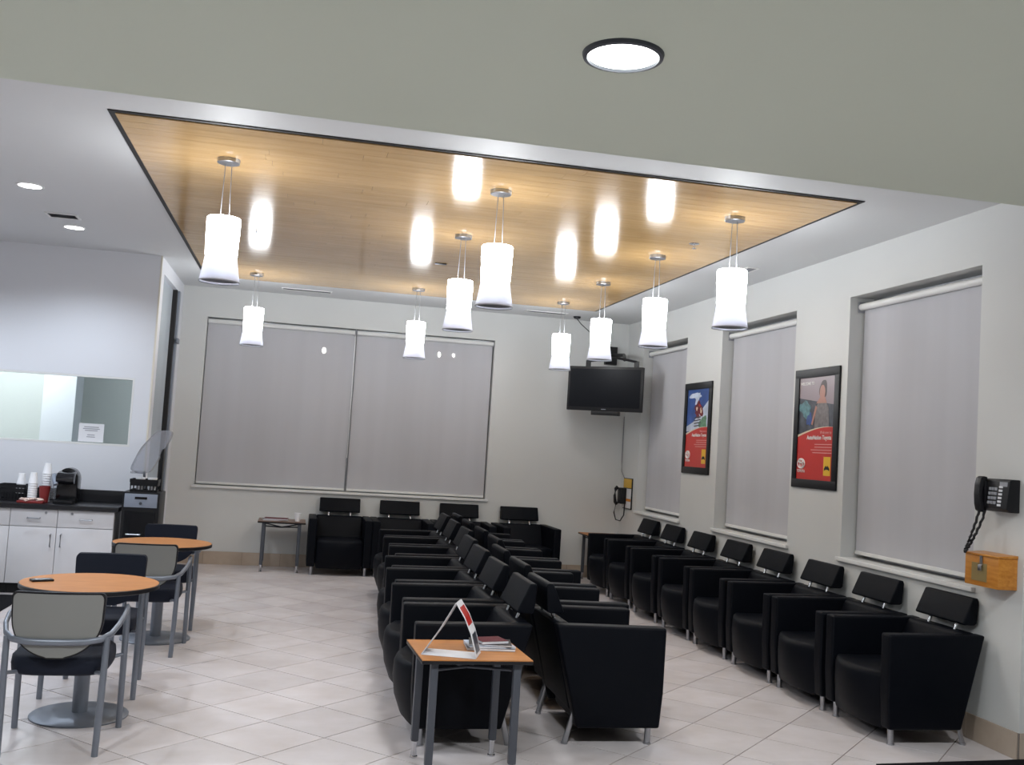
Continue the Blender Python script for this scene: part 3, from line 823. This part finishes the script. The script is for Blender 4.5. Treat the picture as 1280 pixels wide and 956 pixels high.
# corner phone (right wall, local -Y -> world -X)
ph = thing('corner_phone', 'black handset phone on a yellow sign board in the corner', 'phone', (XR-.001, 12.62, .94), -PI/2)
B(-.17, -.014, 0, .17, 0, .40, bevel=.002).build('board', 'black_plastic', ph)
B(-.155, -.0165, .275, .155, -.0145, .39).build('yellow_panel', 'sign_yellow', ph, smooth=False)
B(-.155, -.0165, .012, .155, -.0145, .265).build('white_panel', 'paper', ph, smooth=False)
B(-.15, -.0178, .10, .15, -.0168, .135).build('orange_stripe', 'sign_orange', ph, smooth=False)
B(-.15, -.10, .06, -.02, -.017, .27, bevel=.012).build('phone_body', 'black_plastic', ph)
MB().tube([(-.12, -.108, .055), (-.12, -.135, .08), (-.12, -.145, .165), (-.12, -.135, .25), (-.12, -.108, .275)], [.026, .022, .016, .022, .026], n=10).build('handset', 'black_plastic', ph)
MB().tube([(-.12, -.12, .06), (-.13, -.14, -.06), (-.10, -.12, -.15), (-.04, -.08, -.16), (-.02, -.04, -.08), (-.04, -.03, .06)], .008, n=6).build('cord', 'black_plastic', ph)

# ================================================================== POSTERS
def blob(cx, cz, rx, rz_, seed, rough=.35, n=22):
    rg = random.Random(seed); o = []
    ph_ = [rg.uniform(0, 6.28) for _ in range(3)]
    for k in range(n):
        a_ = 2*PI*k/n
        f_ = 1+rough*(.5*math.sin(2*a_+ph_[0])+.35*math.sin(3*a_+ph_[1])+.3*math.sin(5*a_+ph_[2]))
        o.append((cx+rx*f_*math.cos(a_), cz+rz_*f_*math.sin(a_)))
    return o
def poster(yc, z0, w_, h_, lb):
    o = thing('framed_poster', lb, 'poster', (XR-.001, yc, z0), -PI/2, 'framed posters')
    hw_ = w_/2; fw = .074
    m = MB()
    m.box(-hw_, -.018, 0, hw_, 0, fw, bevel=.004); m.box(-hw_, -.018, h_-fw, hw_, 0, h_, bevel=.004)
    m.box(-hw_, -.018, fw-.004, -hw_+fw, 0, h_-fw+.004, bevel=.004); m.box(hw_-fw, -.018, fw-.004, hw_, 0, h_-fw+.004, bevel=.004)
    m.build('frame', 'poster_black', o)
    return o, -hw_+fw-.003, hw_-fw+.003, fw-.003, h_-fw+.003
def swoosh(o, a, b, z0, zm, Y=-.0085):
    n = 14
    top = [(a+(b-a)*k/n, zm-.075+.085*math.sin(k/n*PI*.56)) for k in range(n+1)]
    flatpoly([(a, z0), (b, z0)]+top[::-1], Y, 'red_field', 'poster_red', o)
    band = [(x, z+.018*(1-k/n)**1.2+.001) for k, (x, z) in enumerate(top)]
    flatpoly(top+band[::-1], Y-.0009, 'cream_band', 'poster_cream', o)
def logo(o, cx, cz, s):
    for nm, rx, rz_ in (('logo_ring', 1, .66), ('logo_loop', .36, .64), ('logo_bar', .74, .24)):
        cz2 = cz if nm != 'logo_bar' else cz+.36*s
        out = [(cx+rx*s*math.cos(2*PI*k/28), -.011, cz2+rz_*s*math.sin(2*PI*k/28)) for k in range(28)]
        MB().tube(out, .0065, n=6, close=True).build(nm, 'poster_white', o)
    text('TOYOTA', s*.55, 'logo_print', 'poster_white', o, cx, -.011, cz-1.25*s, 'CENTER', True)
def common(o, a, b, zb, hz):
    text('Welcome to', .036, 'heading_print', 'poster_pink', o, b-.030, -.0115, zb+hz*.445, 'RIGHT')
    text('AutoNation Toyota', .050, 'title_print', 'poster_white', o, b-.030, -.0115, zb+hz*.392, 'RIGHT', True)
    for k, wd in enumerate((.28, .28, .34, .31)):
        zc_ = zb+hz*(.345-.027*k); flatpoly([(b-.02-wd, zc_-.003), (b-.02, zc_-.003), (b-.02, zc_+.003), (b-.02-wd, zc_+.003)], -.0105, 'print_line', 'poster_pink', o)
    logo(o, a+.085, zb+.135, .06)
    flatpoly([(b-.140, zb+.045), (b-.030, zb+.045), (b-.030, zb+.20), (b-.140, zb+.20)], -.0100, 'yellow_badge', 'poster_yellow', o)
    flatpoly([(b-.127, zb+.105), (b-.100, zb+.128), (b-.085, zb+.118), (b-.070, zb+.128), (b-.043, zb+.105), (b-.043, zb+.085), (b-.070, zb+.095), (b-.100, zb+.095), (b-.127, zb+.085)], -.0112, 'badge_emblem', 'poster_black', o)
# poster with a figure
o, a, b, z0, z1 = poster(7.814, 1.458, .742, 1.018, 'black-framed red poster showing a standing figure, beside the wall phone window')
B(a, -.006, z0, b, -.002, z1).build('backing', 'poster_slate', o, smooth=False)
hz = z1-z0
flatpoly([(a, z0+hz*.80), (b, z0+hz*.72), (b, z1), (a, z1)], -.0072, 'sky_print', 'poster_mauve', o)
flatpoly(blob(a+.12, z0+hz*.68, .10, .075, 17, .5), -.0080, 'teal_print', 'poster_teal', o)
flatpoly(blob(a+.19, z0+hz*.585, .04, .06, 18, .4), -.0086, 'blue_print', 'poster_blue', o)
flatpoly([(a+.275, z0+hz*.46), (a+.53, z0+hz*.46), (a+.50, z0+hz*.70), (a+.43, z0+hz*.78), (a+.36, z0+hz*.78), (a+.29, z0+hz*.70)], -.0082, 'dress_print', 'poster_greydress', o)
flatpoly(blob(a+.405, z0+hz*.868, .060, .085, 14, .15), -.0084, 'hair_print', 'poster_hair', o)
flatpoly(ell(a+.395, z0+hz*.845, .045, .062), -.0092, 'face_print', 'poster_skin', o)
flatpoly([(a+.36, z0+hz*.80), (a+.44, z0+hz*.80), (a+.47, z0+hz*.74), (a+.30, z0+hz*.74)], -.0090, 'neck_print', 'poster_skin', o)
flatpoly([(a+.29, z0+hz*.72), (a+.315, z0+hz*.70), (a+.25, z0+hz*.53), (a+.225, z0+hz*.54)], -.0094, 'arm_print', 'poster_skin', o)
text('WELCOME TO', .036, 'small_print', 'poster_white', o, a+.02, -.009, z0+hz*.925, 'LEFT', True)
swoosh(o, a, b, z0, z0+hz*.50); common(o, a, b, z0, hz)
# poster with blue sky and a tower-like shape
o, a, b, z0, z1 = poster(10.40, 1.482, .755, 1.002, 'black-framed red poster showing blue sky and cloud, nearer the television')
B(a, -.006, z0, b, -.002, z1).build('backing', 'poster_blue', o, smooth=False)
hz = z1-z0
flatpoly(blob(a+.22, z0+hz*.915, .14, .035, 3), -.0075, 'cloud_print', 'poster_cloud', o)
flatpoly([(a+.12, z0+hz*.93), (a+.36, z0+hz*.95), (a+.33, z0+hz*.87), (a+.26, z0+hz*.80), (a+.22, z0+hz*.80), (a+.24, z0+hz*.87)], -.0077, 'cloud_print', 'poster_cloud', o)
flatpoly([(a, z0+hz*.46), (b, z0+hz*.46), (b, z0+hz*.86), (a+.40, z0+hz*.72), (a+.2, z0+hz*.58), (a, z0+hz*.52)], -.0072, 'haze_print', 'poster_cloud', o)
flatpoly(blob(a+.34, z0+hz*.745, .105, .075, 11, .5), -.0085, 'dark_red_print', 'poster_darkred', o)
flatpoly(blob(a+.30, z0+hz*.69, .06, .05, 5, .5), -.0087, 'dark_red_print', 'poster_darkred', o)
flatpoly(blob(a+.285, z0+hz*.745, .016, .026, 8, .5), -.0095, 'bright_print', 'poster_cream', o)
flatpoly(blob(a+.40, z0+hz*.72, .018, .030, 9, .5), -.0095, 'bright_print', 'poster_cream', o)
flatpoly(blob(a+.36, z0+hz*.79, .03, .012, 10, .4), -.0095, 'red_print', 'poster_red', o)
flatpoly(blob(a+.47, z0+hz*.56, .09, .085, 21, .4), -.0082, 'green_print', 'poster_green', o)
for k in range(4):
    zz_ = z0+hz*(.515+.035*k); flatpoly([(a+.22, zz_), (a+.40, zz_+.012), (a+.40, zz_+.026), (a+.22, zz_+.014)], -.0090, 'stripe_print', 'poster_slate', o)
swoosh(o, a, b, z0, z0+hz*.50); common(o, a, b, z0, hz)

# ================================================================== WALL PHONE AND BOX
wp = thing('wall_phone', 'black push-button desk phone hung on the wall above the wooden box', 'phone', (XR-.001, 5.46, 1.44), -PI/2)
MB().prism([(-.001, 0), (-.065, 0), (-.095, .02), (-.075, .19), (-.06, .20), (-.001, .20)], -.105, .125, 'x', bevel=.006).build('phone_body', 'black_plastic', wp)
hs = [(-.072, -.008), (-.100, -.012), (-.118, .0), (-.128, .04), (-.132, .10), (-.128, .16), (-.118, .20), (-.100, .212), (-.072, .208), (-.078, .165), (-.098, .15), (-.104, .10), (-.098, .05), (-.078, .035)]
MB().prism(hs, -.128, -.078, 'x', bevel=.006, seg=2).build('handset', 'black_plastic', wp)
B(-.125, -.095, .02, -.07, -.05, .18, bevel=.005).build('cradle', 'black_plastic', wp)
def facey(z): return -.095+.02*(z-.02)/.17
for r in range(4):
    for c in range(3):
        xx = -.045+c*.026; z = .045+r*.028
        B(xx, facey(z)-.006, z, xx+.018, facey(z)-.0005+.004, z+.018, bevel=.002).build('key', 'key_grey', wp)
for r in range(6):
    z = .035+r*.022
    B(.045, facey(z)-.005, z, .072, facey(z)+.004, z+.013).build('line_key', 'paper', wp, smooth=False)
B(.045, facey(.165)-.004, .155, .11, facey(.165)+.004, .183).build('display', 'key_grey', wp, smooth=False)
cpts = []
for k in range(60):
    t_ = k/59
    z = .0-.265*math.sin(t_*PI)**.8
    x = -.10-.075*math.sin(t_*PI)+.030*t_
    y = -.11-.055*math.sin(t_*PI)+.02*t_
    cpts.append((x+.003*math.cos(k*1.9), y+.003*math.sin(k*1.9), z))
MB().tube(cpts, .0085, n=6).build('coiled_cord', 'black_plastic', wp)
bx = thing('suggestion_box', 'honey wood locked box mounted on the wall below the phone', 'box', (XR-.001, 5.49, .98), -PI/2)
B(-.155, -.132, 0, .15, 0, .185, bevel=.003).build('body', 'box_wood', bx)
MB().prism([(-.001, .1855), (-.139, .1855), (-.139, .196), (-.001, .205)], -.16, .155, 'x', bevel=.002).build('lid', 'box_wood', bx)
B(-.09, -.1345, .03, .05, -.1322, .14).build('label_plate', 'brass_plate', bx, smooth=False)
hp = B(-.012, -.138, .13, .012, -.1348, .19).build('hasp', 'brushed_steel', bx, smooth=False)
B(-.015, -.150, .095, .015, -.1385, .132, bevel=.003).build('padlock', 'brushed_steel', bx)

# ================================================================== KITCHEN
CF = YK-.60      # cabinet front
def cabinet(x0, x1, hside, lb, k):
    o = thing('base_cabinet', lb, 'cabinet', ((x0+x1)/2, 0, 0), 0, 'kitchen base cabinets')
    hw_ = (x1-x0)/2
    B(-hw_+.001, CF+.02, .10, hw_-.001, YK-.002, .80).build('body', 'laminate', o, smooth=False)
    B(-hw_+.001, CF+.08, 0, hw_-.001, YK-.002, .099).build('toe_kick', 'black_plastic', o, smooth=False)
    d = B(-hw_+.003, CF, .635, hw_-.003, CF+.0195, .795, bevel=.002).build('drawer', 'laminate', o)
    MB().tube([(-.055, CF, .715), (-.055, CF-.028, .712), (.055, CF-.028, .712), (.055, CF, .715)], .006, n=8).build('handle', 'brushed_steel', d)
    MB().rod((-.5*hw_*hside*-1, CF+.002, .765), (-.5*hw_*hside*-1, CF-.006, .765), .012, n=12).build('lock', 'brushed_steel', d)
    dr = B(-hw_+.003, CF, .105, hw_-.003, CF+.0195, .629, bevel=.002).build('door', 'laminate', o)
    hx = hside*(hw_-.045)
    MB().tube([(hx, CF, .57), (hx, CF-.028, .565), (hx, CF-.028, .455), (hx, CF, .45)], .006, n=8).build('handle', 'brushed_steel', dr)
cabinet(-2.14, -1.635, -1, 'pale laminate base cabinet at the counter end beside the dispenser', 0)
cabinet(-2.555, -2.14, 1, 'pale laminate base cabinet under the coffee maker', 1)
cabinet(-2.97, -2.555, -1, 'pale laminate base cabinet under the black basket', 2)
cabinet(-3.385, -2.97, 1, 'pale laminate base cabinet at the far end of the counter', 3)
wt = thing('worktop', 'black laminate worktop with backsplash over the base cabinets', 'countertop')
B(-3.40, CF-.03, .801, -1.60, YK-.001, .845, bevel=.006).build('slab', 'counter_black', wt)
B(-3.40, YK-.022, .846, -1.60, YK-.001, .965, bevel=.003).build('backsplash', 'counter_black', wt)
CT = .8455
# basket on the counter
def basket(x, y, z, w_, d_, h_, lb):
    o = thing('basket', lb, 'basket', (x, y, z), 0, 'black plastic baskets')
    hw_, hd = w_/2, d_/2
    B(-hw_*.9, -hd*.9, 0, hw_*.9, hd*.9, .006).build('bottom', 'black_plastic', o, smooth=False)
    m = MB()
    for zz_, e in ((.012, .92), (h_*.62, .97), (h_-.012, 1.0)):
        th = .012 if zz_ < h_*.5 else (.02 if zz_ > h_*.8 else .03)
        m.box(-hw_*e, -hd*e, zz_-.012, hw_*e, -hd*e+.004, zz_+th); m.box(-hw_*e, hd*e-.004, zz_-.012, hw_*e, hd*e, zz_+th)
        m.box(-hw_*e, -hd*e, zz_-.012, -hw_*e+.004, hd*e, zz_+th); m.box(hw_*e-.004, -hd*e, zz_-.012, hw_*e, hd*e, zz_+th)
    m.build('rim', 'black_plastic', o, smooth=False)
    for k in range(9):
        xx = -hw_*.92+hw_*1.84*k/8
        B(xx-.005, -hd*.955, 0, xx+.005, -hd*.955+.004, h_-.01).build('slat', 'black_plastic', o, smooth=False)
        B(xx-.005, hd*.955-.004, 0, xx+.005, hd*.955, h_-.01).build('slat', 'black_plastic', o, smooth=False)
    return o
basket(-2.61, 10.55, CT, .25, .22, .15, 'black slotted plastic basket on the kitchen counter')
def cup_stack(x, y, z, n, lb, r=.042):
    o = thing('cup_stack', lb, 'cups', (x, y, z), 0, 'stacks of foam cups')
    step = .022
    for k in range(n):
        zz_ = k*step
        MB().lathe([(r, zz_), (r+.003, zz_+.004), (r, zz_+.008), (r-.014, zz_+.105)], n=18).build('cup', 'foam_white', o, angle=60)
cup_stack(-2.56, 10.575, CT+.062+.007, 5, 'short stack of white foam cups inside the counter basket')
cup_stack(-2.425, 10.45, CT, 9, 'medium stack of white foam cups beside the black basket')
cup_stack(-2.335, 10.58, CT+.001, 13, 'tall stack of white foam cups behind the red cup')
rc_ = cup(-2.315, 10.44, CT+.0, 'red paper cup holding stirrers in front of the tall cup stack', .036, .052, .155, 'red_paper')
tr = thing('packet_tray', 'low tray heaped with pale sugar packets on the counter', 'tray', (-2.40, 10.33, CT))
B(-.115, -.06, 0, .115, .06, .022, bevel=.006).build('tray', 'red_paper', tr)
for k in range(22):
    q = B(-.028, -.018, 0, .028, .018, .007, bevel=.002).build('packet', 'packets', tr)
    q.location = (random.uniform(-.085, .085), random.uniform(-.04, .04), .022+random.uniform(0, .016)); q.rotation_euler = (random.uniform(-.25, .25), random.uniform(-.25, .25), random.uniform(0, 3))
cm = thing('coffee_maker', 'black domed single-cup coffee maker with grey front on the counter', 'coffee maker', (-2.13, 10.52, CT))
m = MB()
prof = [(-.095, .0), (-.095, .20)]+[(-.095*math.cos(t_*PI/10), .235+.105*math.sin(t_*PI/10)) for t_ in range(0, 11)]+[(.095, .20), (.095, 0)]
m.prism(prof, -.02, .14, 'y', bevel=.012).build('housing', 'black_gloss', cm)
B(-.09, -.16, 0, .09, -.021, .03, bevel=.006).build('drip_tray', 'black_plastic', cm)
MB().prism([(-.16, .21), (-.17, .25), (-.12, .29), (-.021, .31), (-.021, .18), (-.12, .185)], -.08, .08, 'x', bevel=.012).build('brew_head', 'black_gloss', cm)
MB().tube([(-.075, -.15, .18), (-.10, -.12, .235), (-.115, -.05, .26)], .022, n=10).build('handle', 'panel_grey', cm)
B(-.15, .0, .03, -.098, .12, .28, bevel=.012).build('water_tank', 'acrylic', cm)
# dispenser cabinet
DX0, DX1, DY0, DY1 = -1.575, -1.235, 10.24, 10.66
dc = thing('dispenser_cabinet', 'tall black dispenser cabinet with grey front panel at the counter end', 'dispenser', ((DX0+DX1)/2, DY0, 0))
hw_ = (DX1-DX0)/2
B(-hw_, 0, .02, hw_, DY1-DY0, 1.0, bevel=.006).build('body', 'black_plastic', dc)
B(-hw_+.02, -.012, .855, hw_-.02, -.0005, .985, bevel=.003).build('front_panel', 'panel_grey', dc)
B(-.055, -.016, .935, .055, -.0125, .957).build('display', 'black_gloss', dc, smooth=False)
MB().rod((0, -.020, .895), (0, -.0125, .895), .014, n=14).build('button', 'dark_grey_metal', dc)
B(-hw_+.03, -.008, .10, hw_-.03, -.0005, .82, bevel=.003).build('door', 'black_gloss', dc)
MB().tube([(-.11, -.009, .60), (-.11, -.032, .60), (.02, -.032, .60), (.02, -.009, .60)], .007, n=8).build('handle', 'brushed_steel', dc)
B(-hw_+.02, .02, 0, hw_-.02, DY1-DY0-.02, .0195).build('plinth', 'black_plastic', dc, smooth=False)
basket(-1.395, 10.362, 1.0005, .26, .20, .115, 'black slotted plastic basket on top of the dispenser cabinet')
for k, (x, y, lb) in enumerate([(-1.44, 10.355, 'white foam cup in the dispenser-top basket nearer the counter'), (-1.33, 10.355, 'white foam cup in the dispenser-top basket nearer the side window')]):
    cup(x, y, 1.007, lb, .034, .045, .13)
# tilted clear plastic bin
ac = thing('plastic_bin', 'clear curved plastic bin tilted up behind the dispenser-top basket', 'bin', (-1.395, 10.57, 1.0005))
ctrl = [(-.166, .215), (-.135, .31), (-.085, .42), (-.022, .505), (.05, .585), (.12, .602), (.182, .592), (.176, .525), (.125, .42), (.068, .29), (.01, .19), (-.06, .165), (-.135, .182)]
bin_o = []
for k in range(len(ctrl)):
    p0, p1, p2, p3 = [Vector(ctrl[(k+d) % len(ctrl)]) for d in (-1, 0, 1, 2)]
    for t_ in (0, .33, .67):
        q = .5*((2*p1)+(p2-p0)*t_+(2*p0-5*p1+4*p2-p3)*t_*t_+(3*p1-p0-3*p2+p3)*t_**3); bin_o.append((q.x, q.y))
MB().prism(bin_o, -.085, -.081, 'y').build('side_wall', 'acrylic', ac, smooth=False)
MB().prism(bin_o, .081, .085, 'y').build('side_wall', 'acrylic', ac, smooth=False)
MB().loft([[(x, y, z) for x, z in bin_o] for y in (-.0805, .0805)], cap=False).build('shell', 'acrylic', ac, angle=60)
B(-.165, -.085, .165, -.045, .085, .185, bevel=.004).build('spout_lip', 'acrylic', ac)
B(.10, -.06, 0, .13, .06, .42, bevel=.004).build('stand', 'black_plastic', ac)
B(-.06, -.07, 0, .14, .07, .008).build('foot_plate', 'black_plastic', ac, smooth=False)
MB().rod((-.02, .0, .008), (-.05, 0, .185), .012, n=10).build('front_post', 'grey_metal', ac)

# ================================================================== MATS ON THE FLOOR
fm = thing('floor_mat', 'black rubber mat on the floor before the kitchen counter', 'mat', (-3.05, 9.62, 0), 0)
B(-.72, -.55, .0005, .72, .55, .010, bevel=.003).build('pad', 'mat_black', fm)
fm2 = thing('entrance_mat', 'black entrance mat beside the end of the window wall', 'mat', (4.35, 4.62, 0), .07)
B(-1.0, -.66, .0005, 1.0, .66, .010, bevel=.003).build('pad', 'mat_black', fm2)

# ================================================================== OUTSIDE (seen faintly through the shade weave)
struct(B(-14, YB+.6, -.3, 20, 45, -.2).build('ground_outside', 'asphalt', smooth=False))
for x, y, z, lb in [(.45, 22.0, 3.47, 'street lamp outside the back window, behind the shade half beside the side window'), (3.208, 24.0, 3.757, 'street lamp outside the back window behind the shade half nearer the television'), (4.446, 30.0, 4.294, 'farthest street lamp outside the back window')]:
    o = thing('street_lamp', lb, 'street lamp', (x, y, -.2), 0, 'street lamps outside')
    MB().rod((0, 0, 0), (0, 0, z+.14), .05, .035, n=10).build('pole', 'dark_grey_metal', o)
    MB().lathe([(.09, z+.25), (.06, z+.28), (.02, z+.29)], n=14).build('hood', 'dark_grey_metal', o)
    MB().lathe([(.015, z+.145), (.038, z+.17), (.038, z+.22), (.02, z+.249)], n=14).build('lamp_head', 'street_bulb', o)
